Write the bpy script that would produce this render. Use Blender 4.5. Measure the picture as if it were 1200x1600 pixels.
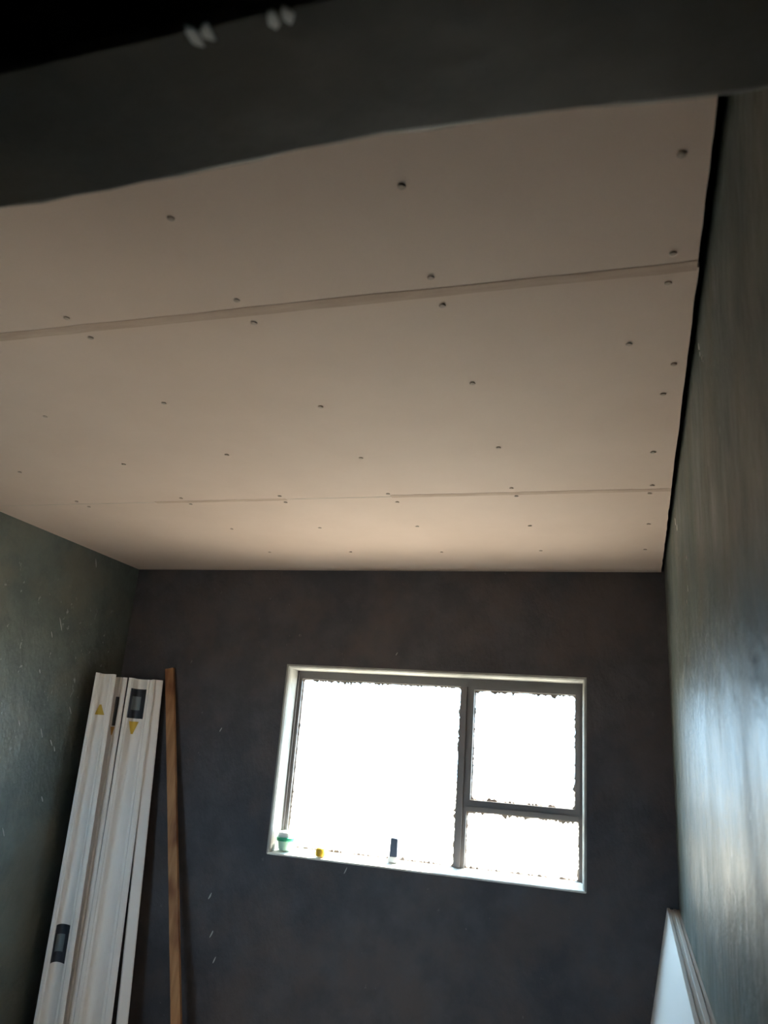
import bpy, bmesh, math, random
from mathutils import Vector, Matrix
random.seed(7)
for o in list(bpy.data.objects):
    bpy.data.objects.remove(o)
SC = bpy.context.scene
COL = SC.collection

# ------------------------------------------------------------------ camera
# origin = the lens, X right along the window wall, Y into the room, Z up (floor is 1.55 m below)
cam_d = bpy.data.cameras.new('camera')
cam = bpy.data.objects.new('camera', cam_d)
COL.objects.link(cam)
SC.camera = cam
right = Vector((0.95418164, 0.28954608, 0.07550146))
up = Vector((0.01693603, -0.30417475, 0.95246569))
fwd = Vector((-0.29874834, 0.90754658, 0.29514172))
m = Matrix((right, up, -fwd)).transposed().to_4x4()
cam.matrix_world = m
cam_d.sensor_fit = 'VERTICAL'
cam_d.sensor_height = 24.0
cam_d.lens = 1232.94 / 1600 * 24.0
cam_d.clip_start = 0.02
cam_d.dof.use_dof = True
cam_d.dof.focus_distance = 3.0
cam_d.dof.aperture_fstop = 3.0

# ------------------------------------------------------------------ world, sun, exposure
SC.view_settings.view_transform = 'Standard'
SC.view_settings.look = 'None'
SC.view_settings.gamma = 1.0
SC.view_settings.use_curve_mapping = False
SC.view_settings.exposure = 1.80
w = bpy.data.worlds.new('sky')
SC.world = w
w.use_nodes = True
bg = w.node_tree.nodes['Background']
bg.inputs['Color'].default_value = (0.53, 0.77, 1.0, 1)
bg.inputs['Strength'].default_value = 5.0
sun_d = bpy.data.lights.new('sun', 'SUN')
sun_d.energy = 16.0
sun_d.color = (1.0, 0.89, 0.77)
sun_d.angle = 0.01
sun = bpy.data.objects.new('sun', sun_d)
COL.objects.link(sun)
sun.rotation_euler = Vector((0.22, 0.52, 1.0)).to_track_quat('Z', 'Y').to_euler()   # high over the garden: falls on the sill and on a strip of floor under the window

H, D = 0.868, 3.605          # ceiling height above lens, window wall
XL = -2.558                  # left wall
ZF = -1.55                   # floor
ZT = 1.06                    # underside of the deck above the boards
Y0, Y1 = 0.374, 0.520        # wall with the doorway, both faces
WX0, WX1, WZ0, WZ1 = -1.617, -0.203, -0.460, 0.390   # window opening
def xr(z):                   # right wall leans a few millimetres
    return 0.137 + (H - z) * 0.0125


# ------------------------------------------------------------------ materials
def mat(name, col, rough=0.6, spec=0.5, metal=0.0):
    m = bpy.data.materials.new(name)
    m.use_nodes = True
    b = m.node_tree.nodes['Principled BSDF']
    b.inputs['Base Color'].default_value = (*col, 1)
    b.inputs['Roughness'].default_value = rough
    b.inputs['Specular IOR Level'].default_value = spec
    b.inputs['Metallic'].default_value = metal
    return m

def nodes(m):
    nt = m.node_tree
    return nt, nt.nodes, nt.links, nt.nodes['Principled BSDF']

def coords(nt, scale=(1, 1, 1), rot=(0, 0, 0)):
    tc = nt.nodes.new('ShaderNodeTexCoord')
    mp = nt.nodes.new('ShaderNodeMapping')
    mp.inputs['Scale'].default_value = scale
    mp.inputs['Rotation'].default_value = rot
    nt.links.new(tc.outputs['Object'], mp.inputs['Vector'])
    return mp.outputs['Vector']

def noise(nt, vec, scale, detail=4, rough=0.55):
    n = nt.nodes.new('ShaderNodeTexNoise')
    n.inputs['Scale'].default_value = scale
    n.inputs['Detail'].default_value = detail
    n.inputs['Roughness'].default_value = rough
    nt.links.new(vec, n.inputs['Vector'])
    return n.outputs['Fac']

def ramp(nt, fac, stops):
    r = nt.nodes.new('ShaderNodeValToRGB')
    cr = r.color_ramp
    while len(cr.elements) < len(stops):
        cr.elements.new(0.5)
    for e, (p, c) in zip(cr.elements, stops):
        e.position = p
        e.color = (*c, 1) if len(c) == 3 else c
    nt.links.new(fac, r.inputs['Fac'])
    return r.outputs['Color']

def mixc(nt, fac, a, b, mode='MIX'):
    x = nt.nodes.new('ShaderNodeMix')
    x.data_type = 'RGBA'
    x.blend_type = mode
    if isinstance(fac, float):
        x.inputs['Factor'].default_value = fac
    else:
        nt.links.new(fac, x.inputs['Factor'])
    nt.links.new(a, x.inputs['A']) if not isinstance(a, tuple) else setattr(x.inputs['A'], 'default_value', (*a, 1))
    nt.links.new(b, x.inputs['B']) if not isinstance(b, tuple) else setattr(x.inputs['B'], 'default_value', (*b, 1))
    return x.outputs['Result']

def bump(nt, bs, h, strength, dist=0.01):
    b = nt.nodes.new('ShaderNodeBump')
    b.inputs['Strength'].default_value = strength
    b.inputs['Distance'].default_value = dist
    nt.links.new(h, b.inputs['Height'])
    nt.links.new(b.outputs['Normal'], bs.inputs['Normal'])

def plaster(name, dark, light, fleck, rough=0.42, fleck_amt=0.665, rot=(0, 0, 0), spec=0.5, stretch=(1, 1, 1), bstr=0.5):
    """dark painted rough plaster with trowel marks and pale flecks"""
    m = mat(name, dark, rough, spec)
    nt, N, L, b = nodes(m)
    v = coords(nt, stretch, rot)
    big = noise(nt, coords(nt), 1.7, 5, 0.6)
    base = ramp(nt, big, [(0.30, dark), (0.70, light)])
    blot = ramp(nt, noise(nt, coords(nt, (1, 1, 1)), 6.0, 6, 0.65), [(0.42, (0.80, 0.80, 0.80)), (0.62, (1.12, 1.10, 1.06))])
    base = mixc(nt, 1.0, base, blot, 'MULTIPLY')
    pm = ramp(nt, noise(nt, coords(nt, (1, 1, 1), (0.4, 0.2, 0.9)), 3.1, 5, 0.65), [(0.45, (0, 0, 0)), (0.62, (0.55, 0.55, 0.55))])
    base = mixc(nt, pm, base, tuple(a * k for a, k in zip(light, (1.22, 0.98, 0.80))))
    fl = ramp(nt, noise(nt, v, 26.0, 3, 0.6), [(fleck_amt, (0, 0, 0)), (fleck_amt + 0.05, (1, 1, 1))])
    patch = ramp(nt, noise(nt, coords(nt), 1.1, 2), [(0.42, (0, 0, 0)), (0.62, (0.8, 0.8, 0.8))])
    fm = mixc(nt, 1.0, fl, patch, 'MULTIPLY')
    base = mixc(nt, fm, base, fleck)
    L.new(base, b.inputs['Base Color'])
    rr = ramp(nt, noise(nt, v, 5.0, 4), [(0.3, (rough - 0.07,) * 3), (0.7, (rough + 0.12,) * 3)])
    L.new(rr, b.inputs['Roughness'])
    hh = noise(nt, v, 7.0, 6, 0.62)
    bump(nt, b, hh, bstr, 0.02)
    return m

M = {}
M['wall_left'] = plaster('dark_green_grey_plaster', (0.085, 0.105, 0.095), (0.130, 0.150, 0.135), (0.45, 0.47, 0.44),
                         0.46, 0.66, (math.radians(30), 0, 0), 0.5, (1, 1.3, 0.8))
M['wall_right'] = plaster('dark_sheen_plaster', (0.085, 0.100, 0.093), (0.130, 0.146, 0.136), (0.40, 0.41, 0.38),
                          0.39, 0.70, (0, 0, 0), 0.05, (1, 0.9, 0.5), 0.9)
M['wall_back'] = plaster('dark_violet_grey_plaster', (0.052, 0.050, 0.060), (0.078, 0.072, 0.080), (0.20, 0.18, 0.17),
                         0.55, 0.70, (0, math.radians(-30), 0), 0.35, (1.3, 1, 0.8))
M['wall_front'] = plaster('dark_olive_plaster', (0.035, 0.037, 0.032), (0.055, 0.056, 0.046), (0.30, 0.30, 0.28),
                          0.55, 0.80, (0, 0, 0), 0.45, (1, 1, 1), 0.25)
# paper face of the gypsum board
m = mat('gypsum_board_paper', (0.60, 0.50, 0.42), 0.72, 0.3)
nt, N, L, b = nodes(m)
c1 = ramp(nt, noise(nt, coords(nt), 2.2, 5, 0.6), [(0.35, (0.590, 0.448, 0.365)), (0.65, (0.630, 0.483, 0.398))])
L.new(c1, b.inputs['Base Color'])
bump(nt, b, noise(nt, coords(nt), 60, 3), 0.05, 0.002)
M['board'] = m
m = mat('joint_tape_paper', (0.50, 0.38, 0.29), 0.8, 0.2)
nt, N, L, b = nodes(m)
L.new(ramp(nt, noise(nt, coords(nt, (3, 18, 1)), 2.0, 5, 0.7), [(0.35, (0.45, 0.325, 0.25)), (0.65, (0.54, 0.40, 0.315))]), b.inputs['Base Color'])
M['tape'] = m
M['gypsum_core'] = mat('gypsum_core', (0.55, 0.52, 0.47), 0.9, 0.1)
M['screw'] = mat('dull_screw_head', (0.42, 0.33, 0.27), 0.7, 0.3, 0.0)
M['deck'] = mat('dark_deck', (0.03, 0.026, 0.022), 0.9, 0.2)
m = mat('dusty_cement_floor', (0.30, 0.27, 0.24), 0.8, 0.3)
nt, N, L, b = nodes(m)
L.new(ramp(nt, noise(nt, coords(nt), 3.0, 6, 0.65), [(0.35, (0.25, 0.225, 0.20)), (0.65, (0.37, 0.335, 0.295))]), b.inputs['Base Color'])
bump(nt, b, noise(nt, coords(nt), 30, 5), 0.3, 0.01)
M['floor'] = m
m = mat('white_reveal_plaster', (0.62, 0.61, 0.57), 0.6, 0.4)
nt, N, L, b = nodes(m)
L.new(ramp(nt, noise(nt, coords(nt), 9.0, 5, 0.6), [(0.35, (0.54, 0.53, 0.49)), (0.6, (0.68, 0.67, 0.63))]), b.inputs['Base Color'])
bump(nt, b, noise(nt, coords(nt), 25, 4), 0.25, 0.006)
M['reveal'] = m
m = mat('off_white_lining_plaster', (0.36, 0.355, 0.33), 0.7, 0.3)
nt, N, L, b = nodes(m)
L.new(ramp(nt, noise(nt, coords(nt), 9.0, 5, 0.6), [(0.35, (0.29, 0.285, 0.26)), (0.6, (0.38, 0.375, 0.35))]), b.inputs['Base Color'])
bump(nt, b, noise(nt, coords(nt), 25, 4), 0.25, 0.006)
M['lining'] = m
M['frame'] = mat('painted_steel_frame', (0.17, 0.155, 0.15), 0.5, 0.4)
M['glare_fringe'] = mat('pane_glare_fringe', (0.24, 0.20, 0.17), 0.85, 0.2)  # colour of the dark overexposure fringe modelled round each pane
# thin window glass
m = bpy.data.materials.new('window_glass'); m.use_nodes = True
nt = m.node_tree; nt.nodes.clear()
out = nt.nodes.new('ShaderNodeOutputMaterial'); mx = nt.nodes.new('ShaderNodeMixShader')
tr = nt.nodes.new('ShaderNodeBsdfTransparent'); gl = nt.nodes.new('ShaderNodeBsdfGlossy'); lw = nt.nodes.new('ShaderNodeLayerWeight')
fr = nt.nodes.new('ShaderNodeMath'); fr.operation = 'POWER'; fr.inputs[1].default_value = 4.0; fr.use_clamp = True
lw.inputs['Blend'].default_value = 0.5; nt.links.new(lw.outputs['Facing'], fr.inputs[0])
tr.inputs['Color'].default_value = (0.94, 0.96, 0.95, 1); gl.inputs['Roughness'].default_value = 0.02
nt.links.new(fr.outputs[0], mx.inputs[0]); nt.links.new(tr.outputs[0], mx.inputs[1]); nt.links.new(gl.outputs[0], mx.inputs[2])
nt.links.new(mx.outputs[0], out.inputs[0])
M['glass'] = m
# white cornice
m = mat('white_cornice_plaster', (0.70, 0.68, 0.64), 0.62, 0.35)
nt, N, L, b = nodes(m)
L.new(ramp(nt, noise(nt, coords(nt, (30, 30, 1.5)), 1.0, 4, 0.6), [(0.35, (0.87, 0.82, 0.785)), (0.65, (0.89, 0.84, 0.805))]), b.inputs['Base Color'])
M['cornice'] = m
M['sticker'] = mat('navy_sticker', (0.035, 0.04, 0.055), 0.45)
M['sticker_grey'] = mat('grey_sticker_panel', (0.17, 0.20, 0.215), 0.45)
M['yellow'] = mat('yellow_mark', (0.62, 0.42, 0.06), 0.6)
M['orange'] = mat('orange_mark', (0.60, 0.30, 0.07), 0.6)
# brown timber
m = mat('brown_timber', (0.33, 0.16, 0.07), 0.6, 0.35)
nt, N, L, b = nodes(m)
g = noise(nt, coords(nt, (40, 40, 1.6)), 1.0, 6, 0.6)
c = ramp(nt, g, [(0.30, (0.27, 0.120, 0.048)), (0.55, (0.40, 0.20, 0.088)), (0.75, (0.46, 0.25, 0.115))])
kn = ramp(nt, noise(nt, coords(nt, (2, 2, 1.0)), 3.5, 2), [(0.34, (0.55, 0.42, 0.38)), (0.46, (1, 1, 1))])
L.new(mixc(nt, 1.0, c, kn, 'MULTIPLY'), b.inputs['Base Color'])
bump(nt, b, g, 0.2, 0.002)
M['timber'] = m
# leaning board sheets
M['sheet_face'] = mat('white_sheet_face', (0.72, 0.72, 0.70), 0.55, 0.4)
M['sheet_edge'] = mat('pale_sheet_edge', (0.52, 0.49, 0.45), 0.8, 0.2)
M['green'] = mat('green_plastic', (0.03, 0.40, 0.22), 0.35)
M['pale_green'] = mat('pale_green_plastic', (0.45, 0.66, 0.52), 0.35)
M['white_plastic'] = mat('white_plastic', (0.85, 0.87, 0.86), 0.35)
M['yellow_plastic'] = mat('amber_yellow_plastic', (0.72, 0.42, 0.02), 0.4)
M['dark_plastic'] = mat('dark_blue_grey_plastic', (0.03, 0.04, 0.07), 0.4)
M['wire'] = mat('dull_wire', (0.22, 0.20, 0.18), 0.5, 0.5, 0.6)
m = mat('pale_sandy_ground', (0.40, 0.34, 0.27), 0.9, 0.2)
nt, N, L, b = nodes(m)
L.new(ramp(nt, noise(nt, coords(nt), 0.8, 6, 0.7), [(0.35, (0.41, 0.34, 0.26)), (0.65, (0.52, 0.44, 0.35))]), b.inputs['Base Color'])
M['ground'] = m


# ------------------------------------------------------------------ mesh helpers
def obj(name, bm, material, parent=None, smooth=False, kind=None, bevel=0.0, mats=None):
    me = bpy.data.meshes.new(name)
    bmesh.ops.remove_doubles(bm, verts=bm.verts, dist=1e-6)
    bmesh.ops.recalc_face_normals(bm, faces=bm.faces)
    bm.to_mesh(me); bm.free()
    for mm in (mats or [material]):
        me.materials.append(mm)
    if smooth:
        for p in me.polygons:
            p.use_smooth = True
    o = bpy.data.objects.new(name, me)
    COL.objects.link(o)
    if parent is not None:
        o.parent = parent
    if kind:
        o['kind'] = kind
    if bevel:
        b = o.modifiers.new('bevel', 'BEVEL'); b.width = bevel; b.segments = 2; b.limit_method = 'ANGLE'
    return o

def thing(name, label=None, cat=None, loc=(0, 0, 0), group=None, kind=None):
    o = bpy.data.objects.new(name, None)
    COL.objects.link(o)
    o.location = loc
    o.empty_display_size = 0.1
    if label: o['label'] = label
    if cat: o['category'] = cat
    if group: o['group'] = group
    if kind: o['kind'] = kind
    return o

def tag(o, label, cat, group=None):
    o['label'] = label; o['category'] = cat
    if group: o['group'] = group
    return o

def add_box(bm, x0, x1, y0, y1, z0, z1):
    v = [bm.verts.new(p) for p in ((x0, y0, z0), (x1, y0, z0), (x1, y1, z0), (x0, y1, z0), (x0, y0, z1), (x1, y0, z1), (x1, y1, z1), (x0, y1, z1))]
    for f in ((0, 3, 2, 1), (4, 5, 6, 7), (0, 1, 5, 4), (1, 2, 6, 5), (2, 3, 7, 6), (3, 0, 4, 7)):
        bm.faces.new([v[i] for i in f])
    return v

def box(*a):
    bm = bmesh.new(); add_box(bm, *a); return bm

def hexa(c):
    """8 corners: bottom ring of 4, then top ring of 4"""
    bm = bmesh.new()
    v = [bm.verts.new(p) for p in c]
    for f in ((0, 3, 2, 1), (4, 5, 6, 7), (0, 1, 5, 4), (1, 2, 6, 5), (2, 3, 7, 6), (3, 0, 4, 7)):
        bm.faces.new([v[i] for i in f])
    return bm

def wall_with_hole(x0, x1, z0, z1, ya, yb, hx0, hx1, hz0, hz1):
    """slab between ya and yb with a rectangular hole, one closed skin"""
    bm = bmesh.new()
    xs = sorted({x0, hx0, hx1, x1}); zs = sorted({z0, hz0, hz1, z1})
    def inside(i, k):
        cx = (xs[i] + xs[i + 1]) / 2; cz = (zs[k] + zs[k + 1]) / 2
        return hx0 < cx < hx1 and hz0 < cz < hz1
    for i in range(len(xs) - 1):
        for k in range(len(zs) - 1):
            if inside(i, k): continue
            for y in (ya, yb):
                bm.faces.new([bm.verts.new(p) for p in ((xs[i], y, zs[k]), (xs[i + 1], y, zs[k]), (xs[i + 1], y, zs[k + 1]), (xs[i], y, zs[k + 1]))])
    def strip(a0, a1, b0, b1):
        bm.faces.new([bm.verts.new(p) for p in ((a0, ya, b0), (a1, ya, b1), (a1, yb, b1), (a0, yb, b0))])
    for (a, b, c, d) in ((x0, x1, z0, z0), (x0, x1, z1, z1), (x0, x0, z0, z1), (x1, x1, z0, z1)):
        strip(a, b, c, d)
    for (a, b, c, d) in ((hx0, hx1, hz0, hz0), (hx0, hx1, hz1, hz1), (hx0, hx0, hz0, hz1), (hx1, hx1, hz0, hz1)):
        strip(a, b, c, d)
    return bm

# ------------------------------------------------------------------ the setting
HY = -2.2                    # far end of the passage the photograph is taken from
XH = -1.4                    # its left wall
floor = obj('floor', box(XL - 0.2, 0.42, HY - 0.2, D + 0.22, ZF - 0.12, ZF), M['floor'], kind='structure')
deck = obj('ceiling_deck', box(XL - 0.2, 0.42, HY - 0.2, D + 0.22, ZT, ZT + 0.12), M['deck'], kind='structure')
obj('wall_left', box(XL - 0.2, XL, Y1 - 0.2, D + 0.22, ZF, ZT), M['wall_left'], kind='structure')
wr = hexa([(xr(ZF), HY, ZF), (0.42, HY, ZF), (0.42, D + 0.22, ZF), (xr(ZF), D + 0.22, ZF),
           (xr(ZT), HY, ZT), (0.42, HY, ZT), (0.42, D + 0.22, ZT), (xr(ZT), D + 0.22, ZT)])
wall_right = obj('wall_right', wr, M['wall_right'], kind='structure')
obj('wall_back', wall_with_hole(XL, 0.20, ZF, ZT, D, D + 0.22, WX0, WX1, WZ0, WZ1), M['wall_back'], kind='structure')

# wall with the doorway: its lintel hangs over the camera; the far arris wavers a little
DX0, DZ = -0.76, 0.50
bm = bmesh.new()
wbm = wall_with_hole(XL, DX0, ZF, ZT, Y0, Y1, -2.45, -1.60, -0.55, 0.32)   # hole for an unseen window, added beside the doorway as fill light
tmp = bpy.data.meshes.new('tmp'); wbm.to_mesh(tmp); wbm.free(); bm.from_mesh(tmp); bpy.data.meshes.remove(tmp)
xs = [DX0 + i * (0.21 - DX0) / 24 for i in range(25)]
def far_y(x):
    t = [(-0.76, .523), (-0.609, .524), (-0.47, .524), (-0.343, .517), (-0.195, .511), (-0.061, .517), (0.071, .528), (0.3, .531)]
    for (a, ya), (b_, yb) in zip(t, t[1:]):
        if a <= x <= b_: return ya + (yb - ya) * (x - a) / (b_ - a)
    return .523
rings = []
for x in xs:
    fy = far_y(x); n = 0.0015 * math.sin(x * 31) + 0.001 * math.sin(x * 77)
    rings.append([bm.verts.new(p) for p in ((x, Y0 + 0.006, DZ), (x, Y0, DZ + 0.008), (x, Y0, ZT), (x, fy + 0.004, ZT), (x, fy + 0.004, DZ + 0.012), (x, fy - 0.001 + n, DZ + 0.003), (x, fy - 0.006, DZ))])
for a, c in zip(rings, rings[1:]):
    for i in range(7):
        j = (i + 1) % 7
        bm.faces.new((a[i], a[j], c[j], c[i]))
bm.faces.new(rings[0]); bm.faces.new(rings[-1])
wall_front = obj('wall_front', bm, M['wall_front'], kind='structure')
# passage behind the camera
obj('wall_passage_left', box(XH - 0.12, XH, HY, Y0, ZF, ZT), M['wall_front'], kind='structure')
obj('wall_passage_end', box(XH - 0.12, 0.20, HY - 0.12, HY, ZF, ZT), M['wall_front'], kind='structure')

def chip(parent, name, c, ax, ay, pts, material, t=0.0025):
    """ragged flake of bare pale plaster lying on a surface"""
    c = Vector(c); ax = Vector(ax); ay = Vector(ay); n = ax.cross(ay).normalized()
    bm = bmesh.new()
    lo = [bm.verts.new(c + ax * a + ay * b_ - n * 0.0005) for a, b_ in pts]
    hi = [bm.verts.new(c + ax * a * .8 + ay * b_ * .8 + n * t) for a, b_ in pts]
    bm.faces.new(hi); bm.faces.new(lo[::-1])
    for i in range(len(pts)):
        j = (i + 1) % len(pts)
        bm.faces.new((lo[i], lo[j], hi[j], hi[i]))
    return obj(name, bm, material, parent)
M['lit_chip'] = mat('lit_chip_plaster', (0.92, 0.92, 0.90), 0.8, 0.2)  # brighter copy of the chip plaster, caught light put into its colour
M['chip'] = mat('bare_pale_plaster', (0.38, 0.38, 0.36), 0.85, 0.2)
# chips knocked off the near arris of the lintel
for cx, s in ((-0.305, 1.0), (-0.292, 0.7), (-0.240, 0.8), (-0.228, 0.6)):
    pts = [(math.cos(k * 0.9) * 0.0075 * s * random.uniform(.5, 1.3), math.sin(k * 0.9) * 0.013 * s * random.uniform(.6, 1.2)) for k in range(7)]
    chip(wall_front, 'plaster_chip', (cx, Y0 + 0.010, DZ), (1, 0, 0), (0, -1, 0), pts, M['lit_chip'], 0.002)

# ------------------------------------------------------------------ ceiling: three gypsum boards, joints, screws
ceiling = thing('ceiling', kind='structure', loc=(0, 0, H))
def board(x0, x1, y0, y1, wob, seed):
    rnd = random.Random(seed)
    bm = bmesh.new()
    n = 26
    edge = []
    for i in range(n + 1):
        y = y0 + (y1 - y0) * i / n
        edge.append((x1 + rnd.uniform(-wob, wob), y))
    ring = [(x0, y0)] + edge + [(x0, y1)]
    lo = [bm.verts.new((x, y, 0)) for x, y in ring]
    hi = [bm.verts.new((x, y, 0.0125)) for x, y in ring]
    f = bm.faces.new(lo[::-1]); bm.faces.new(hi)
    for i in range(len(ring)):
        j = (i + 1) % len(ring)
        q = bm.faces.new((lo[i], lo[j], hi[j], hi[i])); q.material_index = 1
    return obj('ceiling_board', bm, None, ceiling, mats=[M['board'], M['gypsum_core']])
S1, S2 = 1.2977, 2.4977
b1 = board(XL - 0.005, 0.1195, 0.532, S1 - 0.0015, 0.0006, 1)
b2 = board(XL - 0.005, 0.1215, S1 + 0.0015, S2 - 0.0015, 0.0010, 2)
b3 = board(XL - 0.005, 0.1225, S2 + 0.0015, D - 0.001, 0.0014, 3)
def tape(x0, x1, y, wd, z=-0.0008):
    bm = bmesh.new()
    n = 40
    pr = None
    for i in range(n + 1):
        x = x0 + (x1 - x0) * i / n
        a = wd / 2 * (1 + random.uniform(-.10, .10)); c = wd / 2 * (1 + random.uniform(-.10, .10))
        cur = [bm.verts.new(p) for p in ((x, y - a, 0.0004), (x, y - a + .002, z), (x, y + c - .002, z), (x, y + c, 0.0004))]
        if pr:
            for k in range(4):
                bm.faces.new((pr[k], pr[(k + 1) % 4], cur[(k + 1) % 4], cur[k]))
        pr = cur
    return obj('joint_tape', bm, M['tape'], ceiling)
tape(XL, 0.119, 1.293, 0.034)
tape(-1.75, -1.20, 2.500, 0.026, -0.0006)
tape(-0.80, 0.12, 2.494, 0.030, -0.0008)
def screw_bm():
    bm = bmesh.new()
    prof = [(0.0, -0.0022), (0.0045, -0.0030), (0.0066, -0.0024), (0.0068, -0.0008), (0.0050, 0.0), (0.0040, 0.002)]
    n = 14; rings = []
    for r_, z in prof:
        if r_ == 0: rings.append([bm.verts.new((0, 0, z))]); continue
        rings.append([bm.verts.new((r_ * math.cos(2 * math.pi * k / n), r_ * math.sin(2 * math.pi * k / n), z)) for k in range(n)])
    for a, c in zip(rings, rings[1:]):
        for k in range(n):
            j = (k + 1) % n
            if len(a) == 1: bm.faces.new((a[0], c[k], c[j]))
            else: bm.faces.new((a[k], a[j], c[j], c[k]))
    return bm
SCREWS = {0: (b1, [(-2.075, 1.247), (-1.62, 1.246), (-1.179, 1.245), (-0.763, 1.247), (-0.353, 1.242), (0.077, 1.248), (-1.18, 0.99), (-0.758, 0.987), (-0.340, 0.991), (0.079, 1.010)]),
          1: (b2, [(-1.62, 1.335), (-1.180, 1.331), (-0.767, 1.336), (-0.353, 1.340), (0.072, 1.337), (-1.62, 1.712), (-1.203, 1.678), (-0.778, 1.759), (-0.357, 1.682),
                   (0.002, 1.552), (0.095, 1.655), (0.077, 1.802), (-2.075, 2.132), (-1.62, 2.10), (-1.210, 2.056), (-0.788, 2.127), (-0.359, 2.091), (0.061, 2.170),
                   (-2.087, 2.462), (-1.613, 2.455), (-1.21, 2.46), (-0.802, 2.464), (-0.372, 2.438), (0.064, 2.448)]),
          2: (b3, [(-2.08, 2.53), (-1.613, 2.527), (-1.217, 2.530), (-0.794, 2.555), (-0.367, 2.520), (0.058, 2.524), (-1.61, 2.86), (-1.21, 2.86), (-0.799, 2.856), (-0.364, 2.865), (0.06, 2.86),
                   (-1.61, 3.24), (-1.21, 3.24), (-0.790, 3.244), (-0.362, 3.226), (0.051, 3.210)])}
first = None
for k, (bd, pts) in SCREWS.items():
    for x, y in pts:
        if first is None:
            first = obj('screw_head', screw_bm(), M['screw'], bd, smooth=True); s = first
        else:
            s = first.copy(); COL.objects.link(s); s.parent = bd
        s.location = (x, y, 0)

# ------------------------------------------------------------------ window
win = thing('window_1', kind='structure', loc=(0, 0, 0))
FY0, FY1 = D + 0.115, D + 0.15
# white plaster lining of the opening: rounded lips on the wall face, sides, head
def lining():
    bm = bmesh.new()
    e = 0.0015
    # profile points (inset from opening edge into the opening, y)
    prof = [(-0.006, D - 0.0005), (-0.003, D - 0.002), (0.003, D - 0.002), (0.009, D + 0.006), (0.012, D + 0.02), (0.012, D + 0.2)]
    rr = []
    for ins, y in prof:
        rr.append([bm.verts.new(p) for p in ((WX0 + ins, y, WZ1 - ins), (WX1 - ins, y, WZ1 - ins))] + [bm.verts.new((WX1 - ins, y, WZ0 - 0.004)), bm.verts.new((WX0 + ins, y, WZ0 - 0.004))])
    for a, c in zip(rr, rr[1:]):
        for i, j in ((3, 0), (0, 1), (1, 2)):
            bm.faces.new((a[i], a[j], c[j], c[i]))
    return bm
obj('reveal', lining(), M['lining'], win)
# sloping sill slab
sill = obj('window_sill', hexa([(WX0 - 0.002, D - 0.004, WZ0 - 0.007), (WX1 + 0.004, D - 0.004, WZ0 - 0.007), (WX1 + 0.004, D + 0.2, WZ0 - 0.007), (WX0 - 0.002, D + 0.2, WZ0 - 0.007),
                         (WX0 - 0.002, D - 0.004, WZ0 + 0.001), (WX1 + 0.004, D - 0.004, WZ0 + 0.001), (WX1 + 0.004, D + 0.2, WZ0 + 0.030), (WX0 - 0.002, D + 0.2, WZ0 + 0.030)]),
           M['reveal'], win, bevel=0.003)
def sill_z(y): return WZ0 + 0.001 + (y - D + 0.008) * 0.029 / 0.208
# frame: outer ring, mullion, transom (one welded steel frame)
FX0, FX1, FZ0, FZ1 = WX0 + 0.008, WX1 - 0.008, WZ0 + 0.010, WZ1 - 0.006
gl0 = (-1.583, -0.776, -0.440, 0.340)        # large fixed light: x0 x1 z0 z1
gl1 = (-0.727, -0.235, -0.172, 0.344)        # opening light opening
gl2 = (-0.727, -0.235, -0.440, -0.204)       # lower light
bm = bmesh.new()
add_box(bm, FX0, gl0[0], FY0, FY1, FZ0, FZ1)
add_box(bm, gl1[1], FX1, FY0, FY1, FZ0, FZ1)
add_box(bm, gl0[0], gl1[1], FY0, FY1, gl0[3], FZ1)
add_box(bm, gl0[0], gl1[1], FY0, FY1, FZ0, gl0[2])
add_box(bm, gl0[1], gl1[0], FY0, FY1, gl0[2], gl0[3])
add_box(bm, gl1[0], gl1[1], FY0, FY1, gl2[3], gl1[2])
# thin inner T-flange that stands proud
for (a, c, p, q) in ((gl0[1] + 0.017, gl1[0] - 0.017, gl0[2], gl0[3]), (gl1[0], gl1[1], gl2[3] + 0.011, gl1[2] - 0.011), (FX0 + 0.004, FX0 + 0.012, FZ0, FZ1), (FX1 - 0.012, FX1 - 0.004, FZ0, FZ1)):
    add_box(bm, a, c, FY0 - 0.014, FY0, p, q)
obj('window_frame', bm, M['frame'], win)
def ring_bm(x0, x1, z0, z1, wd, ya, yb):
    bm = bmesh.new()
    o_ = [(x0, z0), (x1, z0), (x1, z1), (x0, z1)]; i_ = [(x0 + wd, z0 + wd), (x1 - wd, z0 + wd), (x1 - wd, z1 - wd), (x0 + wd, z1 - wd)]
    V = {}
    for nm, r_ in (('o', o_), ('i', i_)):
        for k, (x, z) in enumerate(r_):
            for y in (ya, yb): V[nm, k, y] = bm.verts.new((x, y, z))
    for k in range(4):
        j = (k + 1) % 4
        bm.faces.new((V['o', k, ya], V['o', j, ya], V['i', j, ya], V['i', k, ya]))
        bm.faces.new((V['o', k, yb], V['o', j, yb], V['i', j, yb], V['i', k, yb]))
        bm.faces.new((V['o', k, ya], V['o', j, ya], V['o', j, yb], V['o', k, yb]))
        bm.faces.new((V['i', k, ya], V['i', j, ya], V['i', j, yb], V['i', k, yb]))
    return bm
sash = obj('opening_sash', ring_bm(gl1[0] - 0.004, gl1[1] + 0.004, gl1[2] - 0.004, gl1[3] + 0.004, 0.020, FY0 - 0.004, FY0 + 0.02), M['frame'], win)
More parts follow.
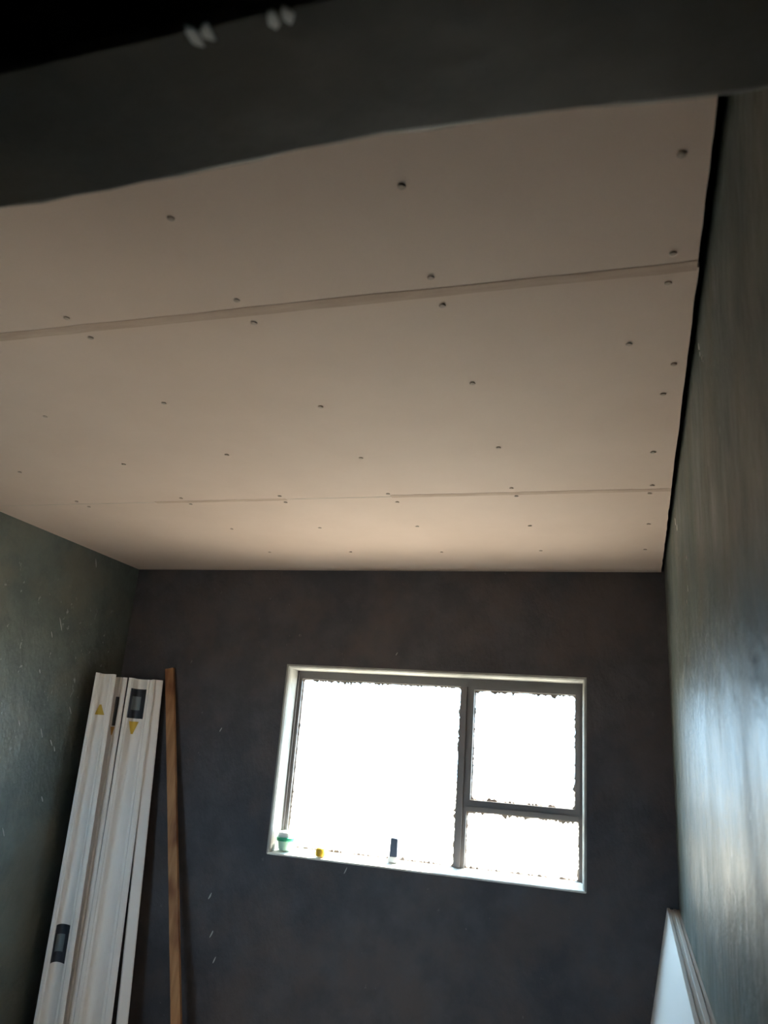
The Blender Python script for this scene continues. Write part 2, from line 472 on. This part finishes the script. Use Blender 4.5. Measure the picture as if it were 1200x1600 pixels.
def glare_fringe(x0, x1, z0, z1, base, spike, seed, cham=0.0):
    """dark fringe of window overexposure, built as a mesh round a pane, ragged inside"""
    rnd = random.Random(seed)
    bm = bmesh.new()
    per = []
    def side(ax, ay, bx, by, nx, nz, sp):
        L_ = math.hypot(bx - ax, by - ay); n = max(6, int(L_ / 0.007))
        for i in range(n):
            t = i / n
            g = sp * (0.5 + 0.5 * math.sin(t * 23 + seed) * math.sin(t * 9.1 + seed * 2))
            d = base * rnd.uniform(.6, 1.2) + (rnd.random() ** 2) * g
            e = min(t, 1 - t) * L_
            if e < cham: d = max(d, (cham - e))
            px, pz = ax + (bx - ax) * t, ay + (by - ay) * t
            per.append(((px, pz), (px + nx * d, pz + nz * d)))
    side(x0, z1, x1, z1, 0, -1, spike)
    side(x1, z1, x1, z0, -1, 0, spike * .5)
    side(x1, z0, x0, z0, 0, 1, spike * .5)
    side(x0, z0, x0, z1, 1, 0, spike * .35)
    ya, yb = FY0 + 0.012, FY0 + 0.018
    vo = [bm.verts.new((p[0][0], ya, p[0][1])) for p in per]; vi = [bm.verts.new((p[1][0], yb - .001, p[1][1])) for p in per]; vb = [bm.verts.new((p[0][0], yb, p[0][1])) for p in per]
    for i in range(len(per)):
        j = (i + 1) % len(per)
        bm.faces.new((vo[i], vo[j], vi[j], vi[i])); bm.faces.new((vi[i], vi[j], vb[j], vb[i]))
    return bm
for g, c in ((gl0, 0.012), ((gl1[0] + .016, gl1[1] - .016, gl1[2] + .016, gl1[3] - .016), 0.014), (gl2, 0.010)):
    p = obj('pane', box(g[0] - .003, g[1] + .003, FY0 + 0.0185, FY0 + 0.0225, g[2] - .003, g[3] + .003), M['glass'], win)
    obj('pane_glare_fringe', glare_fringe(g[0], g[1], g[2], g[3], 0.004, 0.024, int(g[0] * -100) + 3, c * 1.4), M['glare_fringe'], p)

fill_win = thing('fill_window', kind='structure')  # added out of view to bring fill light onto cornices and walls
obj('window_frame', ring_bm(-2.45, -1.60, -0.55, 0.32, 0.04, Y0 + .04, Y0 + .075), M['frame'], fill_win)
obj('pane', box(-2.412, -1.638, Y0 + .055, Y0 + .059, -0.512, 0.282), M['glass'], fill_win)

# ------------------------------------------------------------------ small things on the sill
def lathe(prof, n=24):
    bm = bmesh.new(); rings = []
    for r_, z in prof:
        rings.append([bm.verts.new((r_ * math.cos(2 * math.pi * k / n), r_ * math.sin(2 * math.pi * k / n), z)) for k in range(n)])
    for a, c in zip(rings, rings[1:]):
        for k in range(n):
            j = (k + 1) % n
            bm.faces.new((a[k], a[j], c[j], c[k]))
    bm.faces.new(rings[0][::-1]); bm.faces.new(rings[-1])
    return bm
ty = D + 0.052
tub = thing('tub', 'small pale tub with a green rim in the left corner of the window sill', 'tub', (-1.556, ty, sill_z(ty) + 0.003))
obj('tub_body', lathe([(0.026, 0), (0.028, 0.002), (0.036, 0.040), (0.036, 0.044)]), M['pale_green'], tub, True)
obj('rim', lathe([(0.037, 0.040), (0.042, 0.041), (0.043, 0.054), (0.040, 0.057)]), M['green'], tub, True)['label'] = 'green rim'
obj('lid', lathe([(0.038, 0.056), (0.036, 0.076), (0.030, 0.082), (0.012, 0.085)]), M['white_plastic'], tub, True)['label'] = 'white lid'
cy = D + 0.022
cap = obj('plastic_cap', lathe([(0.021, 0), (0.023, 0.003), (0.0235, 0.014), (0.021, 0.030), (0.017, 0.035), (0.010, 0.036)], 10), M['yellow_plastic'], None, True)
cap.location = (-1.368, cy, sill_z(cy) + 0.004)
tag(cap, 'small amber yellow plastic cap near the front edge of the window sill', 'cap')
by = D + 0.075
blk = thing('upright_peg', 'small dark blue-grey peg standing upright on the window sill under the large pane', 'peg', (-1.040, by, sill_z(by) + 0.0025))
obj('peg_body', hexa([(-.017, -.010, .022), (.019, -.010, .022), (.019, .010, .022), (-.017, .010, .022), (-.015, -.009, .100), (.017, -.009, .098), (.017, .009, .098), (-.015, .009, .100)]), M['dark_plastic'], blk, bevel=0.003)
obj('peg_foot', hexa([(-.024, -.016, 0), (.023, -.016, 0), (.023, .013, 0), (-.024, .013, 0), (-.018, -.011, .022), (.020, -.011, .022), (.020, .011, .022), (-.018, .011, .022)]), M['white_plastic'], blk, bevel=0.002)['label'] = 'pale foot'
def tube(pts, r_, n=8):
    bm = bmesh.new(); prev = None
    for i, p in enumerate(pts):
        p = Vector(p); a = Vector(pts[max(0, i - 1)]); c = Vector(pts[min(len(pts) - 1, i + 1)])
        t = (c - a).normalized(); u_ = t.orthogonal().normalized(); v_ = t.cross(u_)
        cur = [bm.verts.new(p + (u_ * math.cos(2 * math.pi * k / n) + v_ * math.sin(2 * math.pi * k / n)) * r_) for k in range(n)]
        if prev:
            d0 = min(range(n), key=lambda s: sum((cur[(k + s) % n].co - prev[k].co).length for k in range(n)))
            cur = cur[d0:] + cur[:d0]
            for k in range(n):
                j = (k + 1) % n; bm.faces.new((prev[k], prev[j], cur[j], cur[k]))
        else: bm.faces.new(cur[::-1])
        prev = cur
    bm.faces.new(prev)
    return bm
wy = D + 0.02
wz = sill_z(wy) + 0.0035
w1 = obj('wire_offcut', tube([(-1.435, wy - .01, wz), (-1.420, wy, wz + .001), (-1.412, wy + .008, wz + .015), (-1.405, wy + .012, wz + .036)], 0.0013), M['wire'], None, True)
tag(w1, 'thin bent wire offcut on the sill just left of the yellow cap', 'wire')
wy = D + 0.05; wz = sill_z(wy) + 0.004
w2 = obj('wire_offcut', tube([(-0.838, wy - .01, wz), (-0.832, wy, wz + .001), (-0.824, wy + .006, wz + .014), (-0.812, wy + .01, wz + .030)], 0.0012), M['wire'], None, True)
tag(w2, 'thin bent wire offcut on the sill near the middle window bar', 'wire')

# ------------------------------------------------------------------ cornice lengths leaning in the left corner
NV = Vector((0.67, -0.742, 0)).normalized()
def top_pt(px): return Vector((-2.545, 3.372, 0.283)).lerp(Vector((-2.300, 3.588, 0.283)), (px - 145) / 110)
def low_pt(px): return Vector((-2.515, 3.337, -1.215)).lerp(Vector((-2.155, 3.498, -1.204)), (px - 50) / 146)
COVE = [(0, -.004), (0, .010), (.055, .012), (.10, .012), (.125, .006), (.17, .005)]
for k in range(11):
    a = k / 10
    COVE.append((.20 + .52 * a, -0.034 + .036 * (2 * a - 1) ** 2))
COVE += [(.75, .003), (.79, .004), (.81, .011), (.87, .013), (.95, .013), (1, .009), (1, -.004)]
def prof_v(u):
    for (a, va), (b_, vb) in zip(COVE[1:-1], COVE[2:-1]):
        if a <= u <= b_: return va + (vb - va) * (u - a) / max(b_ - a, 1e-6)
    return 0.01
class Cornice:
    def __init__(s, tl, tr_, bl, br, off, flat=False, dz=0.0):
        s.T = (top_pt(tl), top_pt(tr_)); s.B = (low_pt(bl), low_pt(br)); s.off = off; s.flat = flat
        s.floor_t = (ZF + 0.002 - 0.283) / (-1.2035 - 0.283); s.dz = dz
    def at(s, u, t, v):
        """u across, t 0 at the top .. floor_t at the floor, v out of the face"""
        a = s.T[0].lerp(s.T[1], u); b_ = s.B[0].lerp(s.B[1], u)
        p = a + (b_ - a) * t
        return p + NV * (s.off + v)
    def body(s, root):
        bm = bmesh.new()
        pf = [(0, 0), (0, .014), (.08, .017), (.9, .017), (1, .013), (1, 0)] if s.flat else list(COVE)
        back = [(u, v - 0.012) for u, v in reversed(pf[1:-1])] if not s.flat else []
        loop = pf[1:-1] + back if not s.flat else pf
        rg = []
        N_ = 60
        for k in range(N_ + 1):
            t = s.dz + (s.floor_t - s.dz) * k / N_
            rg.append([bm.verts.new(s.at(u, t, v) - root) for u, v in loop])
        for a, c in zip(rg, rg[1:]):
            for i in range(len(loop)):
                j = (i + 1) % len(loop); bm.faces.new((a[i], a[j], c[j], c[i]))
        bm.faces.new(rg[0]); bm.faces.new(rg[-1][::-1])
        return bm
    def patch(s, root, u0, u1, t0, t1, h=0.0012, skew=0.0, tri=False):
        bm = bmesh.new(); rows = []
        us = sorted({u0, u1} | {u for u, v in COVE if u0 < u < u1}); n = len(us) - 1
        for q in range(9):
            f = q / 8; t = t0 + (t1 - t0) * f
            row = []
            for k in range(n + 1):
                uu = us[k]
                if tri: uu = (u0 + u1) / 2 + (uu - (u0 + u1) / 2) * (1 - .8 * f)
                row.append(bm.verts.new(s.at(uu, t, prof_v(uu) + h + (0.0015 if tri else 0)) - root))
            rows.append(row)
        for ra, rb in zip(rows, rows[1:]):
            for k in range(n): bm.faces.new((ra[k], ra[k + 1], rb[k + 1], rb[k]))
        r_ = bmesh.ops.extrude_face_region(bm, geom=bm.faces[:])
        bmesh.ops.translate(bm, verts=[e for e in r_['geom'] if isinstance(e, bmesh.types.BMVert)], vec=-NV * 0.0008)
        return bm
def cornice(label, off, spec, flat=False, dz=0.0):
    c = Cornice(*spec, off, flat, dz)
    root = c.at(.5, c.floor_t, 0)
    t = thing('trim_strip' if flat else 'cornice_length', label, 'trim' if flat else 'cornice', root, group=None)
    obj('strip_body' if flat else 'cornice_body', c.body(root), M['cornice'], t)
    return c, t, root
def sticker(c, t, root, u0, u1, t0, t1):
    s = obj('sticker', c.patch(root, u0, u1, t0, t1), M['sticker'], t); s['label'] = 'dark rectangular sticker with a grey middle'
    du, dt = (u1 - u0), (t1 - t0)
    obj('sticker_panel', c.patch(root, u0 + du * .18, u1 - du * .22, t0 + dt * .26, t1 - dt * .28, 0.0022), M['sticker_grey'], s)
c2, t2, r2 = cornice('white cornice length half hidden between its two wide neighbours in the left corner', 0.024, (156, 197, 70, 113), dz=0.004)
c3, t3, r3 = cornice('white cornice length with a dark sticker near its top, right of the others', 0.036, (199, 242, 112, 171), dz=0.003)
c1_, t1_, r1_ = cornice('leftmost white cornice length, dark sticker low down and yellow mark near the top', 0.084, (144, 176, 49, 94))
c4, t4, r4 = cornice('narrow white trim strip on the right edge of the cornices, beside the timber batten', 0.012, (238, 256, 180, 198), flat=True)
sticker(c1_, t1_, r1_, .22, .72, .735, .835)
obj('yellow_mark', c1_.patch(r1_, .30, .72, .130, .098, tri=True), M['yellow'], t1_)['label'] = 'yellow triangular mark'
s = obj('sticker', c2.patch(r2, .68, .80, .068, .160), M['sticker'], t2); s['label'] = 'dark sticker seen edge on'
obj('orange_mark', c2.patch(r2, .65, .79, .164, .190, tri=True), M['orange'], t2)['label'] = 'orange mark'
sticker(c3, t3, r3, .14, .72, .036, .132)
obj('yellow_mark', c3.patch(r3, .26, .62, .142, .182, tri=True), M['yellow'], t3)['label'] = 'yellow triangular mark'

# ------------------------------------------------------------------ timber batten
ta, tb = Vector((-2.262, 3.590, 0.345)), Vector((-1.800, 3.452, ZF + 0.001))
dr = (tb - ta).normalized()
# foot of the batten follows its own lean
ax = Vector((0.955, 0.08, 0.28)); ax = (ax - dr * ax.dot(dr)).normalized(); nn = dr.cross(ax).normalized()
if nn.y > 0: nn = -nn
bm = bmesh.new(); rg = []
for k in range(13):
    p = ta.lerp(tb, k / 12)
    rg.append([bm.verts.new(p - tb + ax * a + nn * c + Vector((0, 0, 0))) for a, c in ((-.023, -.006), (.023, -.006), (.023, .014), (-.023, .014))])
for v in rg[-1]: v.co.z = 0
for a, c in zip(rg, rg[1:]):
    for i in range(4):
        j = (i + 1) % 4; bm.faces.new((a[i], a[j], c[j], c[i]))
bm.faces.new(rg[0]); bm.faces.new(rg[-1][::-1])
bat = obj('timber_batten', bm, M['timber'], None, bevel=0.002)
bat.location = tb
tag(bat, 'brown timber batten leaning on the dark wall right of the white cornices', 'batten')

# ------------------------------------------------------------------ sheets leaning on the right wall
LT, TH = 1.068, 0.0115        # rise of the lean, sheet thickness
names = ['outermost white sheet of the stack leaning on the right wall, its face showing',
         'second sheet from the outside in the stack leaning on the right wall',
         'third sheet from the outside in the stack leaning on the right wall',
         'innermost sheet of the leaning stack, touching the right wall']
for k in range(4):
    j = 3 - k
    ztop = -0.482 - (0.0025 if k % 2 else 0)
    x_top = xr(ztop) - 0.001 - j * TH
    x_bot = x_top - 0.185
    y1 = D - 0.006 - 0.004 * ((k * 5) % 3); y0 = 1.78 + 0.03 * k
    t = TH - 0.0013
    bm = hexa([(x_bot - t, y0, 0), (x_bot, y0, 0), (x_bot, y1, 0), (x_bot - t, y1, 0),
               (x_top - t, y0, ztop - ZF), (x_top, y0, ztop - ZF), (x_top, y1, ztop - ZF), (x_top - t, y1, ztop - ZF)])
    for f in bm.faces:
        f.normal_update()
        f.material_index = 0 if abs(f.normal.x) > .9 else 1
    o = obj('wall_sheet', bm, None, mats=[M['sheet_face'], M['sheet_edge']])
    o.location = (0, 0, ZF + 0.001)
    tag(o, names[3 - k], 'board', 'sheets leaning on the right wall')

# ------------------------------------------------------------------ outside
bm = bmesh.new()
bmesh.ops.create_grid(bm, x_segments=2, y_segments=2, size=60)
g = obj('ground', bm, M['ground'], kind='structure'); g.location = (0, 20, ZF - 0.14)

# flakes of bare plaster on the walls
def flakes(parent, lst, axis):
    for (c, ln, wd, ang) in lst:
        wd *= 0.42; ln *= 0.85
        a = Vector(axis[0]); z = Vector((0, 0, 1))
        ay = (a * math.sin(ang) + z * math.cos(ang)); axx = (a * math.cos(ang) - z * math.sin(ang))
        pts = []
        for k in range(8):
            q = k * math.pi / 4
            pts.append((math.cos(q) * wd * random.uniform(.6, 1.1), math.sin(q) * ln * random.uniform(.8, 1.1)))
        n = axx.cross(ay)
        if n.dot(Vector(axis[1])) < 0:
            pts = [(-p, q) for p, q in pts]; axx = -axx; pts = [(p, q) for p, q in pts]
        chip(parent, 'plaster_flake', c, axx, ay, pts, M['lit_chip' if parent is wall_right else 'chip'], 0.0012)
wl = bpy.data.objects['wall_left']; wb = bpy.data.objects['wall_back']
RX = lambda z: xr(z) - 0.0003
rl = [((RX(.80), 2.62, .80), .022, .007, .5), ((RX(.76), 2.55, .76), .016, .006, .2), ((RX(.569), 2.185, .569), .016, .006, .4), ((RX(.488), 2.208, .488), .014, .006, .4),
      ((RX(.465), 2.27, .465), .013, .005, .5), ((RX(.84), 1.535, .84), .012, .005, .3), ((RX(.815), 1.52, .815), .010, .005, .3), ((RX(.784), 1.483, .784), .010, .005, .3)]
flakes(wall_right, rl, ((0, 1, 0), (-1, 0, 0)))
LX = XL + .0003
ll = [((LX, 3.076, .477), .045, .009, -.5), ((LX, 3.03, .42), .018, .006, -.5), ((LX, 3.258, .096), .028, .006, -.6), ((LX, 3.091, -.015), .03, .006, -.5), ((LX, 3.167, -.054), .022, .007, -.6),
      ((LX, 3.197, -.081), .018, .005, -.5), ((LX, 2.939, .018), .02, .005, -.5), ((LX, 3.243, .812), .03, .010, -.4), ((LX, 2.976, -.426), .03, .006, -.5), ((LX, 3.18, -.30), .02, .008, -.6), ((LX, 3.0, .25), .012, .006, -.4)]
flakes(wl, ll, ((0, 1, 0), (1, 0, 0)))
BY = D - .0003
bl = [((-1.233, BY, -.493), .022, .006, .4), ((-1.938, BY, .065), .016, .006, .5), ((-1.881, BY, -.673), .022, .010, .4), ((-1.85, BY, -.828), .022, .010, .4), ((-1.819, BY, -.927), .02, .008, .4), ((-1.068, BY, .466), .012, .005, .5)]
flakes(wb, bl, ((1, 0, 0), (0, -1, 0)))
